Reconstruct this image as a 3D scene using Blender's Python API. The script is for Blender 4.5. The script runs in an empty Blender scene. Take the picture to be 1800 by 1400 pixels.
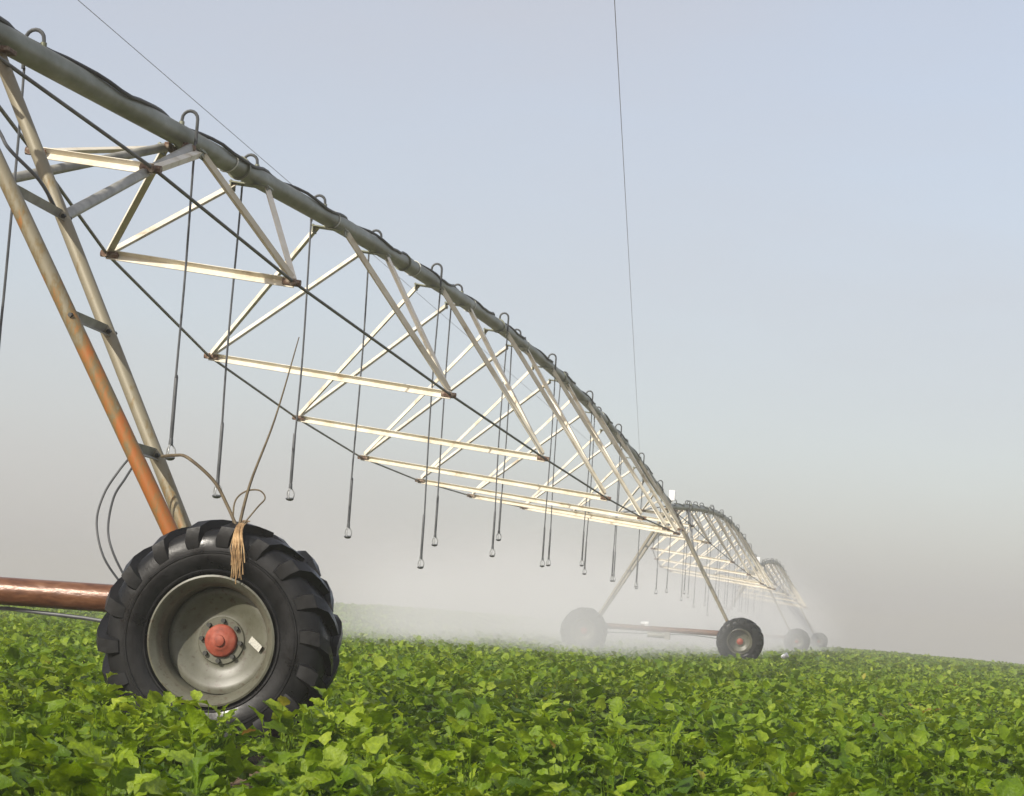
import bpy, math, random
import numpy as np
from mathutils import Vector, Matrix, Quaternion

random.seed(7); rng = np.random.default_rng(11)
sc = bpy.context.scene
col = sc.collection

# ------------------------------------------------------------------ camera
cam_d = bpy.data.cameras.new('camera'); cam = bpy.data.objects.new('camera', cam_d); col.objects.link(cam)
F_ = Vector((-0.15847977, 0.98278167, 0.09499654)); R_ = Vector((0.98595309, 0.15238101, 0.06838518)); U_ = Vector((-0.05273204, -0.1044998, 0.99312594))
CAM = Vector((5.4649, -11.79895, 0.84697))
m = Matrix((R_, U_, -F_)).transposed().to_4x4(); m.translation = CAM
cam.matrix_world = m
cam_d.sensor_fit = 'HORIZONTAL'; cam_d.sensor_width = 36.0; cam_d.lens = 36.0 * 4033.1 / 1800.0
cam_d.clip_start = 0.1; cam_d.clip_end = 6000
cam_d.dof.use_dof = True; cam_d.dof.focus_distance = 14.0; cam_d.dof.aperture_fstop = 16.0
sc.camera = cam

# ------------------------------------------------------------------ sky, sun, exposure
SUN_EL = math.radians(31.0); SUN_AZ = math.radians(210.0)      # azimuth clockwise from +Y: behind the camera, to its left
sun_vec = Vector((math.sin(SUN_AZ) * math.cos(SUN_EL), math.cos(SUN_AZ) * math.cos(SUN_EL), math.sin(SUN_EL)))
world = bpy.data.worlds.new('World'); sc.world = world; world.use_nodes = True
nt = world.node_tree; nt.nodes.clear()
sky = nt.nodes.new('ShaderNodeTexSky'); sky.sky_type = 'NISHITA'; sky.sun_disc = False
sky.sun_elevation = SUN_EL; sky.sun_rotation = SUN_AZ
sky.altitude = 0; sky.air_density = 1.0; sky.dust_density = 2.5; sky.ozone_density = 1.0
veil = nt.nodes.new('ShaderNodeMixRGB'); veil.inputs[0].default_value = 0.638; veil.inputs[2].default_value = (2.68, 2.58, 2.66, 1)   # even veil of dusty air over the whole dome
wn = nt.nodes.new('ShaderNodeTexNoise'); wn.inputs['Scale'].default_value = 3.0; wn.inputs['Detail'].default_value = 5   # faint unevenness of thin high cloud
wt = nt.nodes.new('ShaderNodeTexCoord'); wm = nt.nodes.new('ShaderNodeMapping'); wm.inputs['Scale'].default_value = (1, 1, 3.5)
nt.links.new(wt.outputs['Generated'], wm.inputs[0]); nt.links.new(wm.outputs[0], wn.inputs['Vector'])
wr = nt.nodes.new('ShaderNodeMapRange'); wr.inputs[1].default_value = 0.3; wr.inputs[2].default_value = 0.7; wr.inputs[3].default_value = 0.60; wr.inputs[4].default_value = 0.76
nt.links.new(wn.outputs[0], wr.inputs[0]); nt.links.new(wr.outputs[0], veil.inputs[0])
bg = nt.nodes.new('ShaderNodeBackground'); bg.inputs['Strength'].default_value = 0.15
wo = nt.nodes.new('ShaderNodeOutputWorld')
nt.links.new(sky.outputs[0], veil.inputs[1]); nt.links.new(veil.outputs[0], bg.inputs['Color']); nt.links.new(bg.outputs[0], wo.inputs[0])
sd = bpy.data.lights.new('sun', 'SUN'); sd.energy = 3.4; sd.angle = math.radians(0.6); sd.color = (1.0, 0.94, 0.84)
sun = bpy.data.objects.new('sun', sd); col.objects.link(sun); sun.location = (-30, -40, 40)
sun.rotation_euler = (-sun_vec).to_track_quat('-Z', 'Y').to_euler()
sc.view_settings.view_transform = 'Standard'; sc.view_settings.look = 'None'; sc.view_settings.gamma = 1.0
sc.view_settings.exposure = 0.6
sc.view_settings.use_curve_mapping = False

# ------------------------------------------------------------------ helpers
def mat(name):
    mt = bpy.data.materials.new(name); mt.use_nodes = True
    n = mt.node_tree.nodes; b = n.get('Principled BSDF')
    return mt, mt.node_tree, b
def ramp(nt, src, stops):
    r = nt.nodes.new('ShaderNodeValToRGB')
    while len(r.color_ramp.elements) < len(stops): r.color_ramp.elements.new(0.5)
    for e, (p, c) in zip(r.color_ramp.elements, stops): e.position = p; e.color = (*c, 1)
    nt.links.new(src, r.inputs[0]); return r
def noise(nt, scale, detail=6, rough=0.6, vec=None, stretch=None):
    t = nt.nodes.new('ShaderNodeTexCoord'); n = nt.nodes.new('ShaderNodeTexNoise')
    n.inputs['Scale'].default_value = scale; n.inputs['Detail'].default_value = detail; n.inputs['Roughness'].default_value = rough
    if stretch:
        mp = nt.nodes.new('ShaderNodeMapping'); mp.inputs['Scale'].default_value = stretch
        nt.links.new(t.outputs['Object'], mp.inputs[0]); nt.links.new(mp.outputs[0], n.inputs['Vector'])
    else: nt.links.new(t.outputs['Object'], n.inputs['Vector'])
    return n
def bump(nt, src, b, strength=0.3, dist=0.01):
    k = nt.nodes.new('ShaderNodeBump'); k.inputs['Strength'].default_value = strength; k.inputs['Distance'].default_value = dist
    nt.links.new(src, k.inputs['Height']); nt.links.new(k.outputs[0], b.inputs['Normal'])

def simple(name, stops, scale, rough=0.6, metal=0.0, bmp=0.2, bdist=0.003, stretch=None, detail=6):
    mt, t, b = mat(name); n = noise(t, scale, detail, stretch=stretch)
    r = ramp(t, n.outputs[0], stops); t.links.new(r.outputs[0], b.inputs['Base Color'])
    b.inputs['Roughness'].default_value = rough; b.inputs['Metallic'].default_value = metal
    if bmp: bump(t, n.outputs[0], b, bmp, bdist)
    return mt
M = {}
M['galv'] = simple('galvanised_steel', [(0.3, (0.20, 0.195, 0.16)), (0.5, (0.30, 0.29, 0.25)), (0.72, (0.40, 0.39, 0.34))], 7, 0.5, 0.15)
M['galv_pipe'] = simple('galvanised_pipe', [(0.28, (0.08, 0.08, 0.035)), (0.5, (0.16, 0.168, 0.112)), (0.75, (0.27, 0.28, 0.235))], 3.2, 0.45, 0.2, stretch=(1.0, 0.5, 1.0))  # olive put into the colour for green light reflected up from the crop
M['strut'] = simple('pale_strut_steel', [(0.28, (0.42, 0.34, 0.23)), (0.42, (0.66, 0.60, 0.47)), (0.7, (0.78, 0.74, 0.64))], 5, 0.55, 0.05)
M['rod'] = simple('dark_truss_rod', [(0.3, (0.09, 0.085, 0.075)), (0.7, (0.19, 0.19, 0.18))], 9, 0.5, 0.4)
M['rust'] = simple('rusty_bracket', [(0.3, (0.06, 0.03, 0.018)), (0.5, (0.14, 0.08, 0.05)), (0.66, (0.34, 0.28, 0.21))], 22, 0.8, 0.0)
M['beam'] = simple('rusty_wet_beam', [(0.3, (0.06, 0.024, 0.014)), (0.5, (0.14, 0.06, 0.03)), (0.68, (0.22, 0.11, 0.06)), (0.85, (0.32, 0.22, 0.16))], 14, 0.3, 0.15, 0.8, 0.006, stretch=(0.5, 1.6, 1.6), detail=10)
M['hose'] = simple('black_hose', [(0.3, (0.035, 0.039, 0.044)), (0.7, (0.11, 0.115, 0.12))], 6, 0.45)
M['goose'] = simple('gooseneck_pipe', [(0.3, (0.03, 0.033, 0.034)), (0.7, (0.07, 0.074, 0.075))], 12, 0.5, 0.1)
M['cable'] = simple('black_cable', [(0.3, (0.006, 0.006, 0.007)), (0.7, (0.02, 0.02, 0.022))], 6, 0.5)
M['white'] = simple('white_plastic', [(0.3, (0.74, 0.75, 0.76)), (0.7, (0.84, 0.84, 0.84))], 10, 0.4, bmp=0.05)
M['tie'] = simple('pale_tie', [(0.3, (0.5, 0.5, 0.42)), (0.7, (0.66, 0.65, 0.56))], 20, 0.5)
M['rim'] = simple('rim_paint', [(0.28, (0.05, 0.042, 0.028)), (0.44, (0.105, 0.10, 0.073)), (0.75, (0.15, 0.146, 0.112))], 7, 0.5, 0.0, detail=8)
def rim_mat():
    mt, t, b = mat('rim_paint_dirty'); n = noise(t, 5, 10, 0.7); n2 = noise(t, 26, 6, 0.7)
    r = ramp(t, n.outputs[0], [(0.3, (0.065, 0.06, 0.040)), (0.5, (0.10, 0.099, 0.071)), (0.75, (0.135, 0.134, 0.102))])
    d = ramp(t, n2.outputs[0], [(0.56, (0, 0, 0)), (0.66, (0.8, 0.8, 0.8))])
    mx = t.nodes.new('ShaderNodeMixRGB'); mx.inputs[2].default_value = (0.055, 0.036, 0.022, 1)
    t.links.new(d.outputs[0], mx.inputs[0]); t.links.new(r.outputs[0], mx.inputs[1]); t.links.new(mx.outputs[0], b.inputs['Base Color'])
    b.inputs['Roughness'].default_value = 0.42; bump(t, n.outputs[0], b, 0.12, 0.006); return mt
M['rim'] = rim_mat()
M['red'] = simple('red_hub_paint', [(0.25, (0.14, 0.03, 0.016)), (0.5, (0.30, 0.062, 0.033)), (0.75, (0.36, 0.12, 0.075))], 22, 0.65)
M['bolt'] = simple('dark_bolt', [(0.3, (0.02, 0.02, 0.018)), (0.7, (0.05, 0.05, 0.045))], 20, 0.5, 0.3)
M['straw'] = simple('dry_straw', [(0.3, (0.16, 0.09, 0.04)), (0.5, (0.42, 0.27, 0.13)), (0.7, (0.66, 0.48, 0.27))], 14, 0.8)
M['stalk'] = simple('dry_stalk', [(0.3, (0.07, 0.05, 0.03)), (0.7, (0.16, 0.125, 0.07))], 18, 0.8)
M['nozzle'] = simple('clear_grey_plastic', [(0.3, (0.22, 0.23, 0.23)), (0.7, (0.42, 0.43, 0.43))], 18, 0.35)
M['wire'] = simple('overhead_wire', [(0.3, (0.2, 0.2, 0.21)), (0.7, (0.28, 0.28, 0.29))], 3, 0.6)

# leg: galvanised with rust that runs up from the foot of the leg
def leg_mat(name, hi, lo):
    mt, t, b = mat(name); n = noise(t, 5.5, 10, 0.72, stretch=(2.2, 2.2, 0.8))
    tc = t.nodes.new('ShaderNodeTexCoord'); sx = t.nodes.new('ShaderNodeSeparateXYZ'); t.links.new(tc.outputs['Object'], sx.inputs[0])
    mr = t.nodes.new('ShaderNodeMapRange'); mr.inputs[1].default_value = lo; mr.inputs[2].default_value = hi; mr.inputs[3].default_value = 0.95; mr.inputs[4].default_value = -0.1
    t.links.new(sx.outputs[2], mr.inputs[0])
    ad = t.nodes.new('ShaderNodeMath'); ad.operation = 'ADD'; t.links.new(mr.outputs[0], ad.inputs[0]); 
    sb = t.nodes.new('ShaderNodeMath'); sb.operation = 'MULTIPLY_ADD'; sb.inputs[1].default_value = 3.4; sb.inputs[2].default_value = -1.78
    t.links.new(n.outputs[0], sb.inputs[0]); t.links.new(sb.outputs[0], ad.inputs[1])
    r = ramp(t, ad.outputs[0], [(0.05, (0.21, 0.185, 0.125)), (0.35, (0.17, 0.13, 0.06)), (0.6, (0.25, 0.125, 0.035)), (0.9, (0.33, 0.105, 0.018))])
    t.links.new(r.outputs[0], b.inputs['Base Color']); b.inputs['Roughness'].default_value = 0.55; b.inputs['Metallic'].default_value = 0.1
    bump(t, n.outputs[0], b, 0.2, 0.003); return mt
M['leg_rust'] = leg_mat('rust_streaked_leg', 3.6, 1.1)
M['leg'] = leg_mat('weathered_leg', 2.6, -2.6)

def tyre_mat():
    mt, t, b = mat('black_rubber'); n = noise(t, 7, 9, 0.65); n2 = noise(t, 70, 4)
    r = ramp(t, n.outputs[0], [(0.36, (0.002, 0.002, 0.0025)), (0.58, (0.0045, 0.0045, 0.005)), (0.8, (0.014, 0.013, 0.012))])
    # dust sits on the shoulder of the tyre, the lower wall is wet and black
    tc = t.nodes.new('ShaderNodeTexCoord'); mp = t.nodes.new('ShaderNodeMapping'); mp.inputs['Scale'].default_value = (1, 0, 1)
    ln = t.nodes.new('ShaderNodeVectorMath'); ln.operation = 'LENGTH'
    t.links.new(tc.outputs['Object'], mp.inputs[0]); t.links.new(mp.outputs[0], ln.inputs[0])
    ma = t.nodes.new('ShaderNodeMath'); ma.operation = 'MULTIPLY_ADD'; ma.inputs[1].default_value = 0.16; t.links.new(n.outputs[0], ma.inputs[0]); t.links.new(ln.outputs['Value'], ma.inputs[2])
    dm = ramp(t, ma.outputs[0], [(0.53, (0, 0, 0)), (0.59, (0.75, 0.75, 0.75)), (0.655, (0.75, 0.75, 0.75)), (0.70, (0.12, 0.12, 0.12))])
    mx = t.nodes.new('ShaderNodeMixRGB'); mx.inputs[2].default_value = (0.010, 0.010, 0.0105, 1)
    t.links.new(dm.outputs[0], mx.inputs[0]); t.links.new(r.outputs[0], mx.inputs[1]); t.links.new(mx.outputs[0], b.inputs['Base Color'])
    rr = ramp(t, n.outputs[0], [(0.38, (0.25, 0.25, 0.25)), (0.62, (0.55, 0.55, 0.55))]); t.links.new(rr.outputs[0], b.inputs['Roughness'])
    b.inputs['Specular IOR Level'].default_value = 0.24
    bump(t, n2.outputs[0], b, 0.25, 0.003); return mt
M['tyre'] = tyre_mat()

def soil_mat():
    mt, t, b = mat('brown_soil'); n = noise(t, 3.0, 12, 0.7)
    r = ramp(t, n.outputs[0], [(0.3, (0.085, 0.05, 0.03)), (0.55, (0.17, 0.105, 0.065)), (0.75, (0.26, 0.18, 0.12))])
    t.links.new(r.outputs[0], b.inputs['Base Color']); b.inputs['Roughness'].default_value = 0.95
    bump(t, n.outputs[0], b, 0.8, 0.05); return mt
M['soil'] = soil_mat()

def leaf_mat():
    mt = bpy.data.materials.new('crop_leaf'); mt.use_nodes = True; t = mt.node_tree; t.nodes.clear()
    at = t.nodes.new('ShaderNodeAttribute'); at.attribute_name = 'tint'
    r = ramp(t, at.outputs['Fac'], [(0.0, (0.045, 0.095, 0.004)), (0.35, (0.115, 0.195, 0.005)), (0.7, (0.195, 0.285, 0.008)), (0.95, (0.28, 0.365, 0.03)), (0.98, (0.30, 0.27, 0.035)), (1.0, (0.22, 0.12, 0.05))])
    n = noise(t, 0.9, 3); n3 = noise(t, 55, 3)
    mx = t.nodes.new('ShaderNodeMixRGB'); mx.blend_type = 'MULTIPLY'; mx.inputs[0].default_value = 1
    r2 = ramp(t, n.outputs[0], [(0.3, (0.66, 0.76, 0.8)), (0.7, (1.15, 1.08, 1.0))])
    mx3 = t.nodes.new('ShaderNodeMixRGB'); mx3.blend_type = 'MULTIPLY'; mx3.inputs[0].default_value = 1
    r3 = ramp(t, n3.outputs[0], [(0.3, (0.66, 0.7, 0.62)), (0.7, (1.25, 1.22, 1.3))])
    t.links.new(r.outputs[0], mx.inputs[1]); t.links.new(r2.outputs[0], mx.inputs[2]); t.links.new(mx.outputs[0], mx3.inputs[1]); t.links.new(r3.outputs[0], mx3.inputs[2])
    p = t.nodes.new('ShaderNodeBsdfPrincipled'); p.inputs['Roughness'].default_value = 0.45; p.inputs['Specular IOR Level'].default_value = 0.3
    bump(t, n3.outputs[0], p, 0.7, 0.012)
    tr = t.nodes.new('ShaderNodeBsdfTranslucent'); ms = t.nodes.new('ShaderNodeMixShader'); ms.inputs[0].default_value = 0.34
    br = t.nodes.new('ShaderNodeMixRGB'); br.blend_type = 'MULTIPLY'; br.inputs[0].default_value = 1; br.inputs[2].default_value = (1.35, 1.35, 0.5, 1)
    t.links.new(mx3.outputs[0], p.inputs['Base Color']); t.links.new(mx.outputs[0], br.inputs[1]); t.links.new(br.outputs[0], tr.inputs['Color'])
    t.links.new(p.outputs[0], ms.inputs[1]); t.links.new(tr.outputs[0], ms.inputs[2])
    o = t.nodes.new('ShaderNodeOutputMaterial'); t.links.new(ms.outputs[0], o.inputs[0]); return mt
M['leaf'] = leaf_mat()

def sticker_mat():
    mt, t, b = mat('rim_sticker')
    tc = t.nodes.new('ShaderNodeTexCoord'); mp = t.nodes.new('ShaderNodeMapping'); mp.inputs['Scale'].default_value = (90, 1, 260)
    n = t.nodes.new('ShaderNodeTexNoise'); n.inputs['Scale'].default_value = 1.0; n.inputs['Detail'].default_value = 2
    t.links.new(tc.outputs['Object'], mp.inputs[0]); t.links.new(mp.outputs[0], n.inputs['Vector'])
    r = ramp(t, n.outputs[0], [(0.40, (0.30, 0.30, 0.28)), (0.46, (0.50, 0.49, 0.43))]); t.links.new(r.outputs[0], b.inputs['Base Color'])
    b.inputs['Roughness'].default_value = 0.4; return mt
M['sticker'] = sticker_mat()

# ---- geometry builders: every builder returns (verts, faces)
def frame(d):
    d = d.normalized(); up = Vector((0, 0, 1)) if abs(d.z) < 0.95 else Vector((0, 1, 0))
    s = d.cross(up).normalized(); return s, s.cross(d).normalized()
def tube(pts, r, n=10, cap=True):
    pts = [Vector(p) for p in pts]; V = []; Fc = []
    rs = r if isinstance(r, (list, tuple)) else [r] * len(pts)
    s_prev = None
    for i, p in enumerate(pts):
        d = (pts[min(i + 1, len(pts) - 1)] - pts[max(i - 1, 0)]).normalized()
        if s_prev is None: s, u = frame(d)
        else:
            s = (s_prev - d * s_prev.dot(d)).normalized(); u = s.cross(d).normalized()
        s_prev = s
        for k in range(n):
            a = 2 * math.pi * k / n; V.append(p + (s * math.cos(a) + u * math.sin(a)) * rs[i])
    for i in range(len(pts) - 1):
        for k in range(n):
            a = i * n + k; b = i * n + (k + 1) % n; Fc.append((a, b, b + n, a + n))
    if cap: Fc.append(tuple(range(n - 1, -1, -1))); Fc.append(tuple((len(pts) - 1) * n + k for k in range(n)))
    return V, Fc
def angle_iron(a, b, w=0.06, t=0.006, roll=0.0):
    a = Vector(a); b = Vector(b); d = (b - a).normalized(); s, u = frame(d)
    q = Quaternion(d, roll); s = q @ s; u = q @ u
    prof = [(0, 0), (w, 0), (w, t), (t, t), (t, w), (0, w)]
    V = []; 
    for p in (a, b):
        for (x, y) in prof: V.append(p + s * (x - w * .3) + u * (y - w * .3))
    Fc = [(k, (k + 1) % 6, (k + 1) % 6 + 6, k + 6) for k in range(6)]
    Fc += [(3, 2, 1, 0), (5, 4, 3, 0), (6, 7, 8, 9), (6, 9, 10, 11)]
    return V, Fc
def box(c, size, rot=None):
    c = Vector(c); V = []
    for x in (-.5, .5):
        for y in (-.5, .5):
            for z in (-.5, .5):
                v = Vector((x * size[0], y * size[1], z * size[2]))
                if rot is not None: v = rot @ v
                V.append(c + v)
    return V, [(0, 1, 3, 2), (4, 6, 7, 5), (0, 4, 5, 1), (2, 3, 7, 6), (0, 2, 6, 4), (1, 5, 7, 3)]
def lathe_y(prof, n=48, closed=False):
    V = []; Fc = []
    for (r, y) in prof:
        for k in range(n):
            a = 2 * math.pi * k / n; V.append(Vector((r * math.cos(a), y, r * math.sin(a))))
    m_ = len(prof); last = m_ if closed else m_ - 1
    for i in range(last):
        j = (i + 1) % m_
        for k in range(n):
            k2 = (k + 1) % n; Fc.append((i * n + k, i * n + k2, j * n + k2, j * n + k))
    return V, Fc
def join(*parts):
    V = []; Fc = []
    for v, f in parts:
        o = len(V); V += list(v); Fc += [tuple(i + o for i in q) for q in f]
    return V, Fc
def obj(name, geo, mt, parent=None, smooth=True, bevel=0.0):
    V, Fc = geo; me = bpy.data.meshes.new(name); me.from_pydata([tuple(v) for v in V], [], Fc); me.update()
    if smooth:
        me.polygons.foreach_set('use_smooth', [True] * len(me.polygons))
        try: me.set_sharp_from_angle(angle=math.radians(40))
        except Exception: pass
    me.materials.append(mt if not isinstance(mt, str) else M[mt])
    o = bpy.data.objects.new(name, me); col.objects.link(o)
    if parent: o.parent = parent
    if bevel:
        b = o.modifiers.new('bevel', 'BEVEL'); b.width = bevel; b.segments = 2; b.limit_method = 'ANGLE'
    return o
def tag(o, label=None, cat=None, group=None, kind=None):
    if label: o['label'] = label
    if cat: o['category'] = cat
    if group: o['group'] = group
    if kind: o['kind'] = kind
    return o
def empty(name, loc, label, cat, group=None):
    e = bpy.data.objects.new(name, None); col.objects.link(e); e.location = loc; e.empty_display_size = 0.2
    return tag(e, label, cat, group)
def copy_tree(o, parent=None):
    c = o.copy(); col.objects.link(c); c.parent = parent
    for ch in list(o.children): copy_tree(ch, c)
    return c

# ------------------------------------------------------------------ ground
gx = np.array([-400, -120, -60, -50, -38, -29, -19, -10, -4, 4, 15, 30, 60, 400.0])
gh = np.array([-3.5, -2.4, -1.7, -1.1, 0.45, 0.86, 0.66, 0.25, 0.02, 0.0, -0.24, -0.65, -1.3, -2.6])
def ground_z(x, y):
    x = np.asarray(x, float); y = np.asarray(y, float)
    s = np.clip((y - 25) / 125.0, 0, 1); s = s * s * (3 - 2 * s)
    g = sum(np.interp(x + d, gx, gh) for d in (-5, -2.5, 0, 2.5, 5)) / 5
    far = np.clip(y - 165, 0, None)
    z = g * s - 0.00022 * far ** 1.6
    # left flank of the rise drops away
    z = z - np.clip((-x - 9 - 0.10 * y), 0, None) * np.clip((y - 20) / 60, 0, 1) * np.clip((70 - y) / 40, 0, 1) * 0.03
    return z
xs = np.unique(np.concatenate([np.linspace(-3000, -120, 24), np.linspace(-120, -20, 41), np.linspace(-20, 30, 101), np.linspace(30, 120, 31), np.linspace(120, 3000, 24)]))
ys = np.unique(np.concatenate([np.linspace(-400, -20, 16), np.linspace(-20, 60, 141), np.linspace(60, 220, 81), np.linspace(220, 4000, 40)]))
XX, YY = np.meshgrid(xs, ys); ZZ = ground_z(XX, YY)
fine = (np.abs(XX) < 31) & (YY > -15) & (YY < 60)
ZZ = ZZ + fine * rng.uniform(-0.015, 0.015, XX.shape)
nx, ny = len(xs), len(ys)
gv = np.stack([XX.ravel(), YY.ravel(), ZZ.ravel()], 1)
gf = [(j * nx + i, j * nx + i + 1, (j + 1) * nx + i + 1, (j + 1) * nx + i) for j in range(ny - 1) for i in range(nx - 1)]
g = obj('ground', (gv.tolist(), gf), 'soil'); tag(g, 'brown soil of the field under the crop', 'ground', kind='structure')

# ------------------------------------------------------------------ crop (ground cover: leaves as real faces)
def leaf_template(nu, nc=3):
    # a cupped, crinkled ovate blade along +x, folded on the midrib
    us = np.linspace(0, 1, nu); wid = np.sin(np.pi * np.clip(us * 0.92 + 0.06, 0, 1) ** 0.75) ** 0.7 * 0.42
    wid[0] = 0.05; wid[-1] = 0.17
    V = []
    for i, (u, w) in enumerate(zip(us, wid)):
        droop = -0.42 * u * u + 0.12 * u
        for c in np.linspace(-1, 1, nc):
            wav = 0.07 * (1 if (i + (c > 0)) % 2 else -1) * abs(c)
            V.append((u + 0.02 * abs(c) * (1 if i % 2 else -1) * (0 < i < nu - 1), c * w, droop + abs(c) ** 1.4 * w * 0.34 + wav * (w / 0.42)))
    Fc = []
    for i in range(nu - 1):
        for c in range(nc - 1):
            a = i * nc + c; Fc.append((a, a + nc, a + nc + 1, a + 1))
    return np.array(V), np.array(Fc)
def wedge(d0, d1, dens, b0=-0.475, b1=0.165):
    area = 0.5 * (d1 * d1 - d0 * d0) * (b1 - b0); n = int(area * dens)
    d = np.sqrt(rng.uniform(d0 * d0, d1 * d1, n)); b = rng.uniform(b0, b1, n)
    return np.stack([CAM.x + d * np.sin(b), CAM.y + d * np.cos(b)], 1)
BARE = [(2.42, -0.45, 0.24), (2.52, -0.85, 0.20), (2.62, -1.3, 0.15), (2.66, -1.7, 0.13), (2.62, -0.45, 0.22), (2.25, -1.05, 0.15), (2.75, 1.6, 0.22), (2.29, 2.85, 0.25), (4.51, 0.92, 0.2), (4.6, -2.4, 0.13), (5.6, -1.0, 0.16), (3.9, -3.2, 0.12)]
def clear(p, pad=0.0):
    k = np.ones(len(p), bool)
    for (x, y, r) in BARE: k &= np.hypot(p[:, 0] - x, p[:, 1] - y) > r + pad
    for y0 in (0.0, 50.0, 100.0):   # wheel tracks
        k &= ~((np.abs(p[:, 1] - y0) < 0.30 + pad * 0.4) & (p[:, 0] < 2.62))
    return k
def crop(name, d0, d1, plant_dens, leaves, size, nu, spread, height, label):
    P = wedge(d0, d1, plant_dens); P = P[clear(P, 0.07)]
    ax = (P[:, 0] - 2.42) * 0.26 + (P[:, 1] + 0.40) * -0.965; ox = (P[:, 0] - 2.42) * 0.965 + (P[:, 1] + 0.40) * 0.26
    P = P[~((ax > 0) & (ax < 3.4) & (np.abs(ox + 0.10 * np.sin(ax * 2)) < 0.15 - 0.03 * ax))]
    lf = np.sin(P[:, 0] * 4.3 + 1.7 * np.sin(P[:, 1] * 2.9)) * np.sin(P[:, 1] * 3.7 + 1.9 * np.sin(P[:, 0] * 2.3)); lf2 = np.sin(P[:, 0] * 1.1 + 2 * np.sin(P[:, 1] * 0.7))
    vig = np.clip(0.90 + 0.22 * lf + 0.07 * lf2 + rng.normal(0, 0.20, len(P)), 0.35, 1.3)
    ax = (P[:, 0] - 2.42) * 0.26 + (P[:, 1] + 0.40) * -0.965; ox = (P[:, 0] - 2.42) * 0.965 + (P[:, 1] + 0.40) * 0.26   # trampled strip beside the wheel
    vig = np.where((ax > -0.1) & (ax < 4.6) & (np.abs(ox + 0.10 * np.sin(ax * 2)) < 0.17), vig * 0.42, vig)
    n = len(P) * leaves; pi = np.repeat(np.arange(len(P)), leaves); v = vig[pi]
    az = rng.uniform(0, 2 * np.pi, n); ring = rng.uniform(0, 1, n) ** 0.7          # 0 = heart leaf, 1 = outer leaf
    rad = spread * ring * rng.uniform(0.5, 1.1, n) * np.clip(v, 0.6, 2)
    hf = np.interp(P[pi, 1], [4, 34], [1.0, 0.55])      # the crop gets shorter further out in the field
    hz = hf * height * v * (1.0 - 0.62 * ring ** 1.5) * rng.uniform(0.70, 1.08, n)
    bx = P[pi, 0] + rad * np.cos(az); by = P[pi, 1] + rad * np.sin(az); bz = ground_z(bx, by) + hz
    sz = size * np.clip(rng.lognormal(-0.15, 0.32, n), 0.4, 1.6) * (0.75 + 0.35 * ring)
    az2 = az + rng.normal(0, 0.6, n); tilt = 1.02 - 0.95 * ring + rng.normal(0, 0.33, n); roll = rng.normal(0, 0.45, n)
    T, Fq = leaf_template(nu, 5 if nu >= 6 else 3)
    ca, sa, ct, st, cr, sr = np.cos(az2), np.sin(az2), np.cos(tilt), np.sin(tilt), np.cos(roll), np.sin(roll)
    wf = rng.uniform(0.8, 1.25, n)[:, None]
    x = T[None, :, 0] * sz[:, None]; y = T[None, :, 1] * sz[:, None] * wf; z = T[None, :, 2] * sz[:, None] * rng.uniform(0.5, 1.7, n)[:, None]
    y, z = y * cr[:, None] - z * sr[:, None], y * sr[:, None] + z * cr[:, None]
    x, z = x * ct[:, None] - z * st[:, None], x * st[:, None] + z * ct[:, None]
    x, y = x * ca[:, None] - y * sa[:, None], x * sa[:, None] + y * ca[:, None]
    V = np.stack([x + bx[:, None], y + by[:, None], z + bz[:, None]], -1); nvt = T.shape[0]
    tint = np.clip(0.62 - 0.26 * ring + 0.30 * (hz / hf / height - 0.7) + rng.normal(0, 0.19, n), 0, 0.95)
    old = rng.uniform(0, 1, n) < 0.005; tint[old] = rng.uniform(0.96, 1.0, old.sum())
    Fa = (Fq[None] + (np.arange(n) * nvt)[:, None, None]).reshape(-1, 4)
    V = V.reshape(-1, 3); tv = np.repeat(tint, nvt)
    if nu >= 5:   # petioles: a thin two-faced stem from the plant's heart to each leaf
        k = len(V); cx = P[pi, 0]; cy = P[pi, 1]; cz = ground_z(cx, cy)
        px_, py_ = -np.sin(az) * 0.0028, np.cos(az) * 0.0028
        S = np.stack([np.stack([cx - px_, cy - py_, cz], 1), np.stack([cx + px_, cy + py_, cz], 1), np.stack([bx + px_, by + py_, bz], 1), np.stack([bx - px_, by - py_, bz], 1)], 1)
        V = np.concatenate([V, S.reshape(-1, 3)]); tv = np.concatenate([tv, np.repeat(np.full(n, 0.45), 4)])
        Fa = np.concatenate([Fa, k + np.arange(n * 4).reshape(-1, 4)])
    me = bpy.data.meshes.new(name); me.vertices.add(len(V)); me.vertices.foreach_set('co', V.astype(np.float32).ravel())
    me.loops.add(Fa.size); me.loops.foreach_set('vertex_index', Fa.astype(np.int32).ravel())
    me.polygons.add(len(Fa)); me.polygons.foreach_set('loop_start', np.arange(0, Fa.size, 4, dtype=np.int32)); me.polygons.foreach_set('loop_total', np.full(len(Fa), 4, np.int32))
    me.polygons.foreach_set('use_smooth', np.ones(len(Fa), bool))
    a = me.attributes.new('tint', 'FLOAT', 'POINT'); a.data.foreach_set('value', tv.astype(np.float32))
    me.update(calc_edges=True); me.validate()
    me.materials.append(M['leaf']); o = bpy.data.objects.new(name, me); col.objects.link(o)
    return tag(o, label, 'crop', kind='stuff')
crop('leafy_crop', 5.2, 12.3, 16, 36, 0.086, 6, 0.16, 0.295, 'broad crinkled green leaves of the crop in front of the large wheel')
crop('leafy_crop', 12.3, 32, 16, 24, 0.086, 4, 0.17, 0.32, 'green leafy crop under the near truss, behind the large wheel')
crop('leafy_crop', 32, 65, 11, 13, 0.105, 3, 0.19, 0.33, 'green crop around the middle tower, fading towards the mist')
crop('leafy_crop', 65, 190, 3.4, 7, 0.18, 3, 0.26, 0.33, 'hazy green crop on the far rise of the field')

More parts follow.
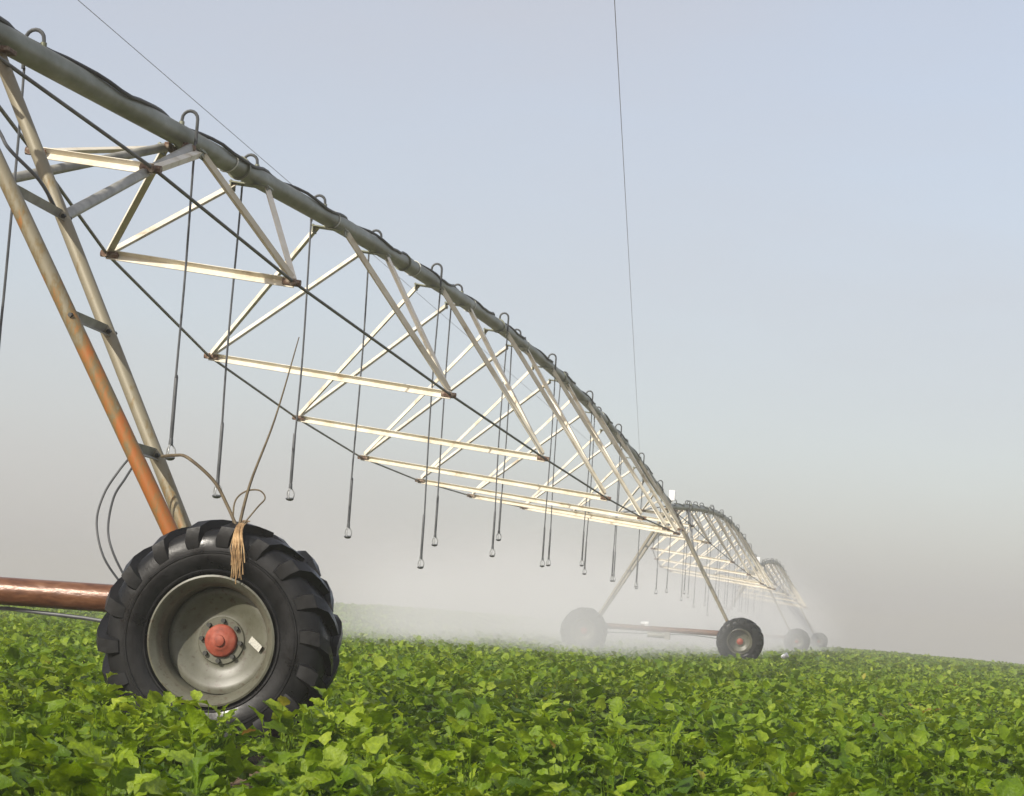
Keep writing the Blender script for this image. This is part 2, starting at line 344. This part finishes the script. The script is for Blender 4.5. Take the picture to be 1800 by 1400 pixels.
# ------------------------------------------------------------------ wheel
TYRE_R = 0.60
tyre_prof = [(0.300, -0.150), (0.335, -0.178), (0.352, -0.184), (0.358, -0.194), (0.366, -0.195), (0.372, -0.190), (0.400, -0.200), (0.440, -0.206), (0.452, -0.205), (0.456, -0.210), (0.463, -0.210), (0.467, -0.204), (0.490, -0.203), (0.535, -0.192), (0.568, -0.172), (0.584, -0.13), (0.592, -0.07), (0.595, 0.0),
             (0.592, 0.07), (0.584, 0.13), (0.568, 0.172), (0.535, 0.192), (0.490, 0.203), (0.440, 0.205), (0.385, 0.196), (0.335, 0.178), (0.300, 0.150)]
tyre_geo = lathe_y(tyre_prof, 72)
rim_prof = [(0.305, -0.135), (0.318, -0.165), (0.338, -0.186), (0.342, -0.198), (0.332, -0.202), (0.318, -0.190), (0.306, -0.172), (0.300, -0.166), (0.296, -0.150), (0.288, -0.142), (0.284, -0.12), (0.284, -0.04), (0.282, 0.06), (0.30, 0.16), (0.338, 0.19)]
rim_geo = lathe_y(rim_prof, 64)
disc_prof = [(0.284, -0.010), (0.279, -0.026), (0.262, -0.032), (0.235, -0.026), (0.20, -0.008), (0.165, 0.008), (0.14, 0.014), (0.128, 0.012), (0.122, 0.004), (0.05, 0.004), (0.001, 0.004)]
disc_geo = lathe_y(disc_prof, 64)
hub_prof = [(0.088, 0.004), (0.086, -0.012), (0.078, -0.020), (0.062, -0.024), (0.052, -0.034), (0.040, -0.038), (0.031, -0.039), (0.029, -0.050), (0.021, -0.054), (0.001, -0.055)]
hub_geo = lathe_y(hub_prof, 28)
def lug_geo(side, seed):
    # R-1 bar: from low on the sidewall over the shoulder and diagonally to the crown
    rr = random.Random(seed); j = rr.uniform(0.95, 1.05)
    path = [(0.490, 0.203, 0.0, 0.006, 0.036), (0.535, 0.198, 0.008, 0.026, 0.044), (0.575, 0.180, 0.035, 0.044, 0.044), (0.592, 0.130, 0.10, 0.044, 0.038), (0.597, 0.070, 0.19, 0.042, 0.032), (0.598, -0.012, 0.30, 0.038, 0.028)]
    V = []; Fc = []
    for (r, y, ang, h, hw) in path:
        h *= j
        # outward normal in the (r,y) profile: mostly radial on the crown, sideways on the wall
        k = min(1.0, max(0.0, (y - 0.12) / 0.075)); nr, nyv = 1 - 0.55 * k, 0.75 * k
        for (lift, w) in ((-0.012, hw * 1.15), (h, hw * 0.8)):
            for sgn in (-1, 1):
                a = ang + sgn * w / r; R0 = r + nr * lift; Y0 = (y + nyv * lift)
                V.append(Vector((R0 * math.sin(a), side * Y0, R0 * math.cos(a))))
    for i in range(len(path) - 1):
        o = i * 4; p = o + 4
        for (a, b) in ((0, 2), (2, 3), (3, 1), (1, 0)): Fc.append((o + a, o + b, p + b, p + a))
    Fc.append((0, 1, 3, 2)); e = (len(path) - 1) * 4; Fc.append((e, e + 2, e + 3, e + 1))
    return V, Fc
lug_data = {}
NL = 18
def build_wheel(parent, loc, spin, sticker=False):
    w = bpy.data.objects.new('wheel', None); col.objects.link(w); w.parent = parent; w.location = loc; w.rotation_euler = (0, spin, 0)
    if 'tyre' not in lug_data:
        for k_, geo, mt in (('tyre', tyre_geo, 'tyre'), ('rim', rim_geo, 'rim'), ('rim_disc', disc_geo, 'rim'), ('hub', hub_geo, 'red')):
            o = obj(k_, geo, mt, w); lug_data[k_] = o.data
        for s_ in (-1, 1):
            o = obj('lug', lug_geo(s_, 3 + s_), 'tyre', w, bevel=0); lug_data[s_] = o.data; o.rotation_euler = (0, (0.0 if s_ < 0 else math.pi / NL), 0)
        o = obj('bolt', tube([(0, 0.016, 0), (0, -0.018, 0)], 0.0125, 6), 'bolt', w, smooth=False); lug_data['bolt'] = o.data; o.location = (0.106, 0, 0); first = True
    else:
        first = False
        for k_ in ('tyre', 'rim', 'rim_disc', 'hub'):
            o = bpy.data.objects.new(k_, lug_data[k_]); col.objects.link(o); o.parent = w
    for s_ in (-1, 1):
        for i in range(1 if first else 0, NL):
            o = bpy.data.objects.new('lug', lug_data[s_]); col.objects.link(o); o.parent = w
            o.rotation_euler = (0, 2 * math.pi * (i + (0.5 if s_ > 0 else 0)) / NL + random.uniform(-0.022, 0.022), 0); k_ = random.uniform(0.972, 1.012); o.scale = (k_, random.uniform(0.985, 1.02), k_)
    for i in range(1 if first else 0, 8):
        a = 2 * math.pi * i / 8; o = bpy.data.objects.new('bolt', lug_data['bolt']); col.objects.link(o); o.parent = w; o.location = (0.106 * math.cos(a), 0, 0.106 * math.sin(a))
    if sticker:
        o = obj('sticker', box((0, 0, 0), (0.088, 0.002, 0.038)), 'sticker', w, smooth=False); a = -spin
        v = Matrix.Rotation(-spin, 3, 'Y') @ Vector((0.195, 0, -0.005)); o.location = (v.x, -0.030, v.z)
        o.rotation_euler = (Matrix.Rotation(-spin, 3, 'Y') @ Matrix.Rotation(math.radians(-24), 3, 'Z') @ Matrix.Rotation(math.radians(33), 3, 'Y')).to_euler()
        o['label'] = 'small pale sticker with faded print on the rim'
    return w

# ------------------------------------------------------------------ tower
HP = 4.12
def lerp(a, b, t): return tuple(a[i] + (b[i] - a[i]) * t for i in range(3))
def build_tower(loc, label, near=False):
    T = empty('irrigation_tower', loc, label, 'irrigation tower', 'drive towers of the irrigation machine')
    # base beam (round tube) with flanged ends, drive line below it
    obj('base_beam', tube([(-1.62, 0.40, 0.80), (1.62, 0.40, 0.80)], 0.077, 20), 'beam', T)
    obj('drive_shaft', tube([(-1.75, 0.42, 0.62), (0.12, 0.42, 0.68), (0.75, 0.42, 0.705), (1.2, 0.42, 0.682), (1.80, 0.42, 0.63)], 0.011, 8), 'hose', T)
    gm = obj('drive_motor', join(tube([(-0.42, 0.42, 0.64), (0.05, 0.42, 0.64)], 0.075, 16), box((0.12, 0.42, 0.64), (0.14, 0.16, 0.2))), 'galv', T, smooth=True)
    obj('motor_cover', join(tube([(-0.62, 0.40, 0.93), (-0.40, 0.40, 0.93)], [0.045, 0.07], 12), box((-0.45, 0.40, 0.89), (0.10, 0.10, 0.05))), 'white', T)
    for s in (-1, 1):
        obj('gearbox', join(box((s * 2.0, 0.34, 0.62), (0.36, 0.16, 0.34)), tube([(s * 2.1, 0.20, 0.62), (s * 2.1, 0.32, 0.62)], 0.11, 16), box((s * 1.72, 0.40, 0.74), (0.30, 0.13, 0.22))), 'rust', T, bevel=0.012)
        build_wheel(T, (s * 2.1, 0.0, 0.62), random.uniform(0, 1) if not near else 0.06, sticker=(near and s > 0))
        A0 = (s * 1.90, 0.285, 0.82); A1 = (s * 0.06, 0.10, 4.04); B0 = (s * 1.885, 0.54, 0.82); B1 = (s * 0.05, 1.27, 4.04)
        la = obj('leg', tube([A0, A1], 0.045, 14), 'leg_rust' if near else 'leg', T); lb = obj('leg', tube([B0, B1], 0.042, 14), 'leg', T)
        if near and s > 0: la['label'] = 'leg streaked with orange rust'
        for z in (1.62, 2.33, 3.02):
            t = (z - 0.82) / (4.04 - 0.82); a = lerp(A0, A1, t); b = lerp(B0, B1, t)
            cb = obj('crossbar', angle_iron((a[0], a[1] + .02, a[2]), (b[0], b[1] - .0, b[2]), 0.055, 0.006, 0.4), 'galv', T, smooth=False)
        for z, (p, q) in ((1.62, (B0, B1)), (2.33, (B0, B1)), (3.02, (B0, B1)), (2.33, (A0, A1))):
            t = (z - 0.82) / (4.04 - 0.82); c = lerp(p, q, t)
            obj('bolt', tube([(c[0] + s * 0.02, c[1] - 0.055, c[2]), (c[0] + s * 0.03, c[1] + 0.05, c[2])], 0.013, 6), 'bolt', T, smooth=False)
        obj('foot_plate', box((s * 1.80, 0.40, 0.885), (0.22, 0.36, 0.02)), 'rust', T, smooth=False)
        # long braces from the leg joint to the pipe of the outward span
        tb = (3.02 - 0.82) / (4.04 - 0.82); c = lerp(B0, B1, tb)
        obj('brace', join(tube([c, (s * 0.10, 5.05, 4.28)], 0.036, 12)), 'galv', T)
        obj('brace_bracket', join(box((s * 0.075, 5.12, 4.285), (0.04, 0.24, 0.06)), tube([(s * .05, 5.0, 4.28), (s * .16, 5.0, 4.27)], 0.022, 8)), 'rust', T, bevel=0.006)
        # the short horizontal tie between the two A-frames
    obj('pipe_saddle', join(box((0, 0.10, 4.05), (0.26, 0.16, 0.03)), box((0, 1.27, 4.07), (0.26, 0.16, 0.03))), 'rust', T, bevel=0.006)
    obj('control_box', join(tube([(0.02, 0.35, 4.20), (0.02, 0.35, 4.30)], 0.03, 10), box((0.02, 0.35, 4.43), (0.16, 0.14, 0.28))), 'white', T, bevel=0.02)
    return T
def fillet(pts, n=6):
    # Catmull-Rom through the points
    pts = [Vector(p) for p in pts]; out = []
    for i in range(len(pts) - 1):
        p0 = pts[max(i - 1, 0)]; p1 = pts[i]; p2 = pts[i + 1]; p3 = pts[min(i + 2, len(pts) - 1)]
        for k in range(n):
            t = k / n; out.append(0.5 * ((2 * p1) + (p2 - p0) * t + (2 * p0 - 5 * p1 + 4 * p2 - p3) * t * t + (3 * p1 - p0 - 3 * p2 + p3) * t ** 3))
    out.append(pts[-1]); return out
TA = build_tower((0, 0, 0), 'large near tower with lugged black tyre, red hub and rust-orange leg', near=True)
for pts in ([(1.42, 0.34, 1.60), (1.36, 0.3, 1.50), (1.285, 0.3, 1.364), (1.258, 0.3, 1.206), (1.315, 0.3, 1.022), (1.42, 0.36, 0.87)],
            [(1.44, 0.34, 1.56), (1.40, 0.3, 1.46), (1.343, 0.3, 1.351), (1.326, 0.3, 1.178), (1.371, 0.3, 1.04), (1.46, 0.36, 0.87)]):
    obj('cable', tube(fillet(pts), 0.0065, 6), 'hose', TA)
obj('cable', tube(fillet([(0.10, 0.35, 3.98), (0.22, 0.5, 3.68), (0.37, 0.6, 3.428), (0.434, 0.62, 3.33), (0.56, 0.8, 3.19), (0.61, 0.98, 3.05)]), 0.011, 8), 'hose', TA)

# ------------------------------------------------------------------ span
PC = [4.69650777, -8.90948971, 1.7945885, 2.58257466, 4.10992396]
L = 50.0
def pz(y):
    t = y / L; v = 0.0
    for c in PC: v = v * t + c
    return v - 0.15 * max(0.0, t - 0.85) / 0.15 * 0.9
NODES = [(3.34, 0.47, 0.45), (6.20, 0.93, 0.81), (11.14, 1.50, 1.30), (16.30, 1.90, 1.61), (21.35, 2.16, 1.86), (26.12, 2.21, 1.93), (30.95, 2.10, 1.90), (35.9, 1.86, 1.66), (40.8, 1.42, 1.28), (45.2, 0.88, 0.78), (47.6, 0.48, 0.45)]
TW = 0.105
def tw(lx, d, y):
    c, s = math.cos(TW), math.sin(TW); return (lx * c - d * s, y, pz(y) - d * c - lx * s)
def build_span(loc, label):
    S = empty('irrigation_span', loc, label, 'irrigation span', 'arched pipe spans of the irrigation machine')
    yy = [-0.35] + [i * 0.625 for i in range(81)]
    pts = [(0, y, pz(max(0, y))) for y in yy]; pts[-1] = (0, 50.0 - 0.36, pz(49.6))
    pipe = obj('pipe', tube(pts, 0.0855, 24), 'galv_pipe', S)
    for y in (6.75, 13.6, 20.4, 27.2, 34.0, 40.8, 46.9):
        z = pz(y); s_ = (pz(y + .1) - pz(y - .1)) / .2
        obj('flange', tube([(0, y - 0.02, z - .02 * s_), (0, y + 0.02, z + .02 * s_)], 0.104, 20), 'galv_pipe', S)
    # truss rods through the nodes
    for s in (-1, 1):
        rp = [(s * 0.05, 0.55, pz(0.5) - 0.10)] + [tw(s * w, d, y) for (y, d, w) in NODES] + [(s * 0.05, 49.3, pz(49.3) - 0.10)]
        obj('truss_rod', tube(rp, 0.0135, 8), 'rod', S)
    for (y, d, w) in NODES:
        a = tw(-w, d, y); b = tw(w, d, y)
        sp = obj('spreader', angle_iron(a, b, 0.058, 0.006, 1.0), 'strut', S, smooth=False)
        for e, s in ((a, -1), (b, 1)):
            dv = (Vector(b) - Vector(a)).normalized() * s
            obj('node_plate', join(tube([Vector(e) - dv * 0.10, Vector(e) + dv * 0.05], 0.030, 8), tube([(e[0], e[1] - .07, e[2] - .01), (e[0], e[1] + .07, e[2] + .01)], 0.026, 8)), 'rust', sp)
        ends = (-1.0, 1.0) if d > 0.6 else ((-0.9, 0.9) if y < 40 else (-0.7, 0.7))
        for dy in ends:
            if d <= 0.6 and dy < 0 and y < 10: continue
            yj = y + dy
            if y < 4 : yj = 5.2
            br = None
            if d > 0.6 or dy > 0:
                c0 = tw(-0.17, 0.075, yj); c1 = tw(0.17, 0.075, yj)
                if not (y < 4):
                    br = obj('truss_bracket', join(box(tw(0, 0.085, yj), (0.36, 0.16, 0.012), Matrix.Rotation(TW, 3, 'Y')), box(tw(-0.165, 0.11, yj), (0.012, 0.15, 0.08)), box(tw(0.165, 0.11, yj), (0.012, 0.15, 0.08))), 'galv_pipe', S, smooth=False)
            for s in (-1, 1):
                p0 = tw(s * 0.15, 0.10, yj); p1 = tw(s * w, d, y)
                p1 = lerp(p1, p0, 0.03)
                obj('strut', angle_iron(p0, p1, 0.062 if d > 0.6 else 0.05, 0.006, (0.3 if dy < 0 else 1.2) + (0 if s > 0 else math.pi / 2)), 'strut', S, smooth=False)
    # black cable that snakes over the pipe, held by ties
    cp = []; y = 0.3
    rr = random.Random(5)
    while y < 49.4:
        a = math.radians(26 + 44 * math.sin(y * 2.05 + 0.6) + rr.uniform(-6, 6)); lift = 0.0960 + max(0, 0.010 * math.sin(y * 2.3))
        cp.append((math.sin(a) * lift, y, pz(y) + math.cos(a) * lift)); y += 0.22
    obj('cable', tube(cp, 0.015, 8), 'cable', S)
    for y in (6.4, 10.1, 14.2, 18.0, 22.9, 28.2, 33.1, 38.0, 43.0):
        V, Fc = lathe_y([(0.0865, -0.010), (0.0925, -0.010), (0.0925, 0.010), (0.0865, 0.010)], 24, True)
        V = [Vector((v.x * 1.02, v.y + v.z * 0.35 + y, v.z * 1.06 + pz(y) + 0.002)) for v in V]
        obj('cable_tie', (V, Fc), 'tie', S)
    return S
SA = build_span((0, 0, 0), 'near arched pipe span with pale truss reaching from the large tyre to middle tower')

# ------------------------------------------------------------------ drop hoses
def build_hose(y, side, zb, oy, label, group, hook_dir=None, wob=0.0):
    z = pz(y); H = empty('drop_hose', (side * 0.125, y + oy, zb), label, 'drop hose', group)
    q = lambda px, pzv, py=0.0: (px - side * 0.125, py, pzv - zb)
    top = z + 0.085
    arc = [q(0.0, top - 0.03), q(0.0, top + 0.045)]
    for k in range(1, 9):
        a = math.pi * k / 8; arc.append(q(side * 0.0625 * (1 - math.cos(a)), top + 0.05 + 0.065 * math.sin(a)))
    arc.append(q(side * 0.125, top + 0.02)); arc.append(q(side * 0.125, z - 0.06))
    obj('gooseneck', tube(arc, 0.0135, 8), 'goose', H)
    obj('boss', tube([q(0, top - 0.02), q(0, top + 0.03)], 0.022, 10), 'galv_pipe', H)
    zt = z - 0.05; n = 8; pts = []
    for i in range(n + 1):
        t = i / n; pts.append(q(side * 0.125 + wob * math.sin(t * math.pi), zt + (zb + 0.62 - zt) * t, 0.02 * math.sin(t * 5 + y)))
    obj('hose', tube(pts, 0.0095, 8), 'hose', H)
    obj('weight', tube([q(side * 0.125, zb + 0.64), q(side * 0.125, zb + 0.62), q(side * 0.125, zb + 0.16), q(side * 0.125, zb + 0.14)], [0.011, 0.0155, 0.0155, 0.011], 10), 'hose', H)
    o = (0, 0, 0)
    noz = obj('nozzle', join(tube([(0, 0, 0.15), (0, 0, 0.105), (0, 0, 0.095)], [0.016, 0.019, 0.010], 10), tube([(0, 0, 0.012), (0, 0, 0.0), (0, 0, -0.014), (0, 0, -0.02)], [0.03, 0.042, 0.03, 0.012], 14)), 'hose', H)
    arms = []
    for k in range(3):
        a = 2 * math.pi * k / 3 + 0.5; c, s = math.cos(a), math.sin(a)
        arms.append(tube([(0.012 * c, 0.012 * s, 0.10), (0.036 * c, 0.036 * s, 0.07), (0.042 * c, 0.042 * s, 0.035), (0.034 * c, 0.034 * s, 0.004)], 0.006, 6))
    obj('nozzle_cage', join(*arms), 'nozzle', noz)
    return H
HG = 'drop hoses hanging from the near span'
near_hoses = [(2.1, -1, 1.84), (5.1, 1, 1.88), (7.3, -1, 1.71), (9.8, -1, 1.84), (12.4, -1, 1.59), (15.3, 1, 1.37), (17.4, -1, 1.71), (20.5, 1, 1.70), (22.5, -1, 2.0), (25.6, 1, 1.72), (28.1, -1, 1.8), (30.8, 1, 1.9), (33.3, -1, 1.8), (36.0, 1, 1.75), (38.6, -1, 1.8), (41.1, 1, 1.75), (43.7, -1, 1.75), (46.2, 1, 1.7)]
sp_lab = {2.1: 'black drop hose hanging from the gooseneck beside the top of the near tower legs', 5.1: 'thick black drop hose hanging in front of the pipe where the tower braces meet it',
          7.3: 'black drop hose ending in a caged nozzle just above the straw on the tyre', 15.3: 'drop hose with the lowest hanging nozzle on the near span'}
HOSES = []
ORD = ['first', 'second', 'third', 'fourth', 'fifth', 'sixth', 'seventh', 'eighth', 'ninth', 'tenth', 'eleventh', 'twelfth', 'thirteenth', 'fourteenth', 'fifteenth', 'sixteenth', 'seventeenth', 'eighteenth']
for i, (y, s, zb) in enumerate(near_hoses):
    HOSES.append((build_hose(y, s, zb, 0.0, sp_lab.get(y, 'thin black drop hose on the near span, %s one out from the large-wheeled tower' % ORD[i]), HG, wob=random.uniform(-.02, .02)), y))

# ------------------------------------------------------------------ further towers and spans
far_t = ['middle tower with white box on top, wheel half in the mist', 'far small tower beyond the middle one, wheel fading in mist', 'faint last tower near the end of the pipe line']
far_s = ['second arched span running on from the middle tower', 'last small faint span, beyond the far tower']
for k in range(3):
    off = 50.0 * (k + 1)
    T = build_tower((0, off, float(ground_z(0, off))), far_t[k]) if k == 0 else copy_tree(TB)
    if k == 0: TB = T
    T.location = (0, off, float(ground_z(0, off))); T['label'] = far_t[k]
    if k == 2: break
    S = copy_tree(SA); S.location = (0, off, 0); S['label'] = far_s[k]
    for i, (h, y) in enumerate(HOSES[:: (1 if k < 2 else 2)]):
        c = copy_tree(h); c.location = (h.location.x, h.location.y + off, h.location.z)
        c['label'] = ('thin drop hose on the second span, %s one beyond the middle tower' % ORD[i]) if k == 0 else 'tiny drop hose hanging in the mist from the %s span' % ['second', 'last'][k]
        c['group'] = 'drop hoses hanging from the %s span' % ['second', 'last'][k]
        if k:
            for ch in list(c.children):
                for g_ in list(ch.children): bpy.data.objects.remove(g_)

# ------------------------------------------------------------------ straw caught on the near tyre
ST = empty('straw_tuft', (2.2, -0.12, 1.24), 'tuft of pale dry straw and bent stalks caught on the large tyre', 'straw')
def stl(pts): return [(p[0] - 2.2, p[1] + 0.12, p[2] - 1.24) for p in pts]
obj('stalk', tube(fillet(stl([(1.56, 0.42, 1.60), (1.731, 0.1, 1.59), (1.873, -.12, 1.568), (2.023, -.12, 1.456), (2.111, -.12, 1.326), (2.19, -.16, 1.20)])), [0.009] * 31, 6), 'stalk', ST)
obj('stalk', tube(fillet(stl([(2.19, -.16, 1.20), (2.224, -.12, 1.453), (2.319, -.08, 1.803), (2.407, -.05, 2.246)])), [0.010 - 0.0004 * i for i in range(19)], 6), 'stalk', ST)
obj('stalk', tube(fillet(stl([(2.19, -.16, 1.20), (2.271, -.12, 1.327), (2.31, -.12, 1.38), (2.273, -.12, 1.419), (2.197, -.12, 1.406), (2.147, -.12, 1.343), (2.16, -.15, 1.20)])), 0.0045, 6), 'stalk', ST)
parts = []
rs = random.Random(21)
for i in range(22):
    x0 = 2.20 + rs.gauss(0, 0.010); ln = rs.uniform(0.4, 1.0); sw = rs.gauss(0.015, 0.018)
    p = [(x0, -0.02 + rs.uniform(-.06, .04), 1.258), (x0 + sw * .3, -0.19, 1.225), (x0 + sw * .6, -0.236, 1.16), (x0 + sw, -0.243 - rs.uniform(0, .02), 1.16 - 0.12 * ln), (x0 + sw * 1.2 + rs.gauss(0, .01), -0.236 - rs.uniform(0, .02), 1.16 - 0.24 * ln)]
    parts.append(tube(fillet(stl(p), 3), rs.uniform(0.0018, 0.0040), 4))
obj('straw_strands', join(*parts), 'straw', ST)

# ------------------------------------------------------------------ small things
bag = empty('plastic_scrap', (3.18, 54.0, 0.30), 'small white plastic scrap lying on the crop by the middle tower wheel', 'litter')
V, Fc = lathe_y([(0.001, -0.08), (0.07, -0.06), (0.11, 0.0), (0.08, 0.07), (0.001, 0.09)], 10)
V = [Vector((v.x * (1 + 0.25 * math.sin(7 * v.z * 10)), v.y, v.z * 0.75 + 0.03 * math.sin(v.x * 30))) for v in V]
obj('crumpled_film', (V, Fc), 'white', bag)
def wire(p0, p1, r, label):
    a = Vector(p0); b = Vector(p1); d = b - a; pts = []
    for i in range(61):
        t = -3.0 + i * 0.25; pts.append(a + d * t + Vector((0, 0, 0.0)))
    V, Fc = tube(pts, r, 6); o = obj('overhead_wire', (V, Fc), 'wire'); return tag(o, label, 'wire', 'thin wires overhead')
wire((-4.5, 14.79, 8.0), (-4.73, 25.58, 8.0), 0.0045, 'thin overhead wire slanting down behind the near pipe')
wire((2.17, 14.17, 8.0), (0.1, 36.2, 8.0), 0.0045, 'lone thin overhead wire falling almost straight through the open sky')

# ------------------------------------------------------------------ spray and haze (air)
def vol(name, dens, colr, aniso):
    mt = bpy.data.materials.new(name); mt.use_nodes = True; t = mt.node_tree; t.nodes.clear()
    v = t.nodes.new('ShaderNodeVolumePrincipled'); v.inputs['Density'].default_value = dens; v.inputs['Color'].default_value = (*colr, 1); v.inputs['Anisotropy'].default_value = aniso
    o = t.nodes.new('ShaderNodeOutputMaterial'); t.links.new(v.outputs[0], o.inputs['Volume']); return mt, t, v
hm, ht, hv = vol('haze_air', 0.0025, (0.62, 0.63, 0.605), 0.0)
hz = obj('haze', box((0, 200, 1.6), (900, 900, 12.0)), hm, smooth=False); tag(hz, 'pale dusty haze over the whole field', 'haze', kind='stuff')
def puff(c, r, seed):
    V, Fc = [], []; nu, nv = 20, 12; rr = random.Random(seed); ph = [rr.uniform(0, 6.28) for _ in range(6)]
    for j in range(nv + 1):
        th = math.pi * j / nv
        for i in range(nu):
            a = 2 * math.pi * i / nu; k = 1 + 0.10 * math.sin(3 * a + ph[0]) * math.sin(th) + 0.08 * math.sin(5 * a + ph[1] + 2 * th) * math.sin(th)
            V.append((c[0] + r[0] * k * math.sin(th) * math.cos(a), c[1] + r[1] * k * math.sin(th) * math.sin(a), c[2] + r[2] * k * math.cos(th)))
    for j in range(nv):
        for i in range(nu): Fc.append((j * nu + i, j * nu + (i + 1) % nu, (j + 1) * nu + (i + 1) % nu, (j + 1) * nu + i))
    return V, Fc
mm, t, mv = vol('spray_air', 0.03, (0.96, 0.97, 0.97), 0.0)
def mth(op, a, b=None, c=None):
    n = t.nodes.new('ShaderNodeMath'); n.operation = op
    for i, v in enumerate((a, b, c)):
        if v is None: continue
        if isinstance(v, (int, float)): n.inputs[i].default_value = v
        else: t.links.new(v, n.inputs[i])
    return n.outputs[0]
tc = t.nodes.new('ShaderNodeTexCoord'); sx = t.nodes.new('ShaderNodeSeparateXYZ'); t.links.new(tc.outputs['Object'], sx.inputs[0])
def sm(src, a, b):
    n = t.nodes.new('ShaderNodeMapRange'); n.interpolation_type = 'SMOOTHSTEP'; n.inputs[1].default_value = a; n.inputs[2].default_value = b
    t.links.new(src, n.inputs[0]); return n.outputs[0]
nz = t.nodes.new('ShaderNodeTexNoise'); nz.inputs['Scale'].default_value = 0.28; nz.inputs['Detail'].default_value = 2; t.links.new(tc.outputs['Object'], nz.inputs['Vector'])
X, Y, Z = sx.outputs
XR = mth('SUBTRACT', X, mth('MULTIPLY', mth('SUBTRACT', Y, 50.0), 0.03))
d = mth('MULTIPLY', sm(X, -12.5, -1.0), sm(XR, 3.0, -0.8)); d = mth('MULTIPLY', d, sm(Y, 22.0, 44.0)); tall = mth('MULTIPLY', mth('MULTIPLY', sm(Z, 5.6, 0.8), mth('MULTIPLY', sm(Y, 52.0, 85.0), sm(Y, 130.0, 95.0))), 0.2)
d = mth('MULTIPLY', d, mth('ADD', sm(Z, 3.8, 0.1), tall))
d = mth('MULTIPLY', d, sm(Y, 135.0, 95.0)); d = mth('MULTIPLY', d, sm(nz.outputs[0], 0.30, 0.72)); d = mth('MULTIPLY', d, 0.18)
t.links.new(d, mv.inputs['Density'])
o = obj('spray_mist', box((-2.2, 85.0, 2.85), (20.6, 130.0, 5.7)), mm, smooth=False)
tag(o, 'drifting white spray mist under the hanging nozzles', 'mist', kind='stuff')
sc.render.engine = 'CYCLES'
sc.cycles.volume_bounces = 1; sc.cycles.max_bounces = 6; sc.cycles.transparent_max_bounces = 12
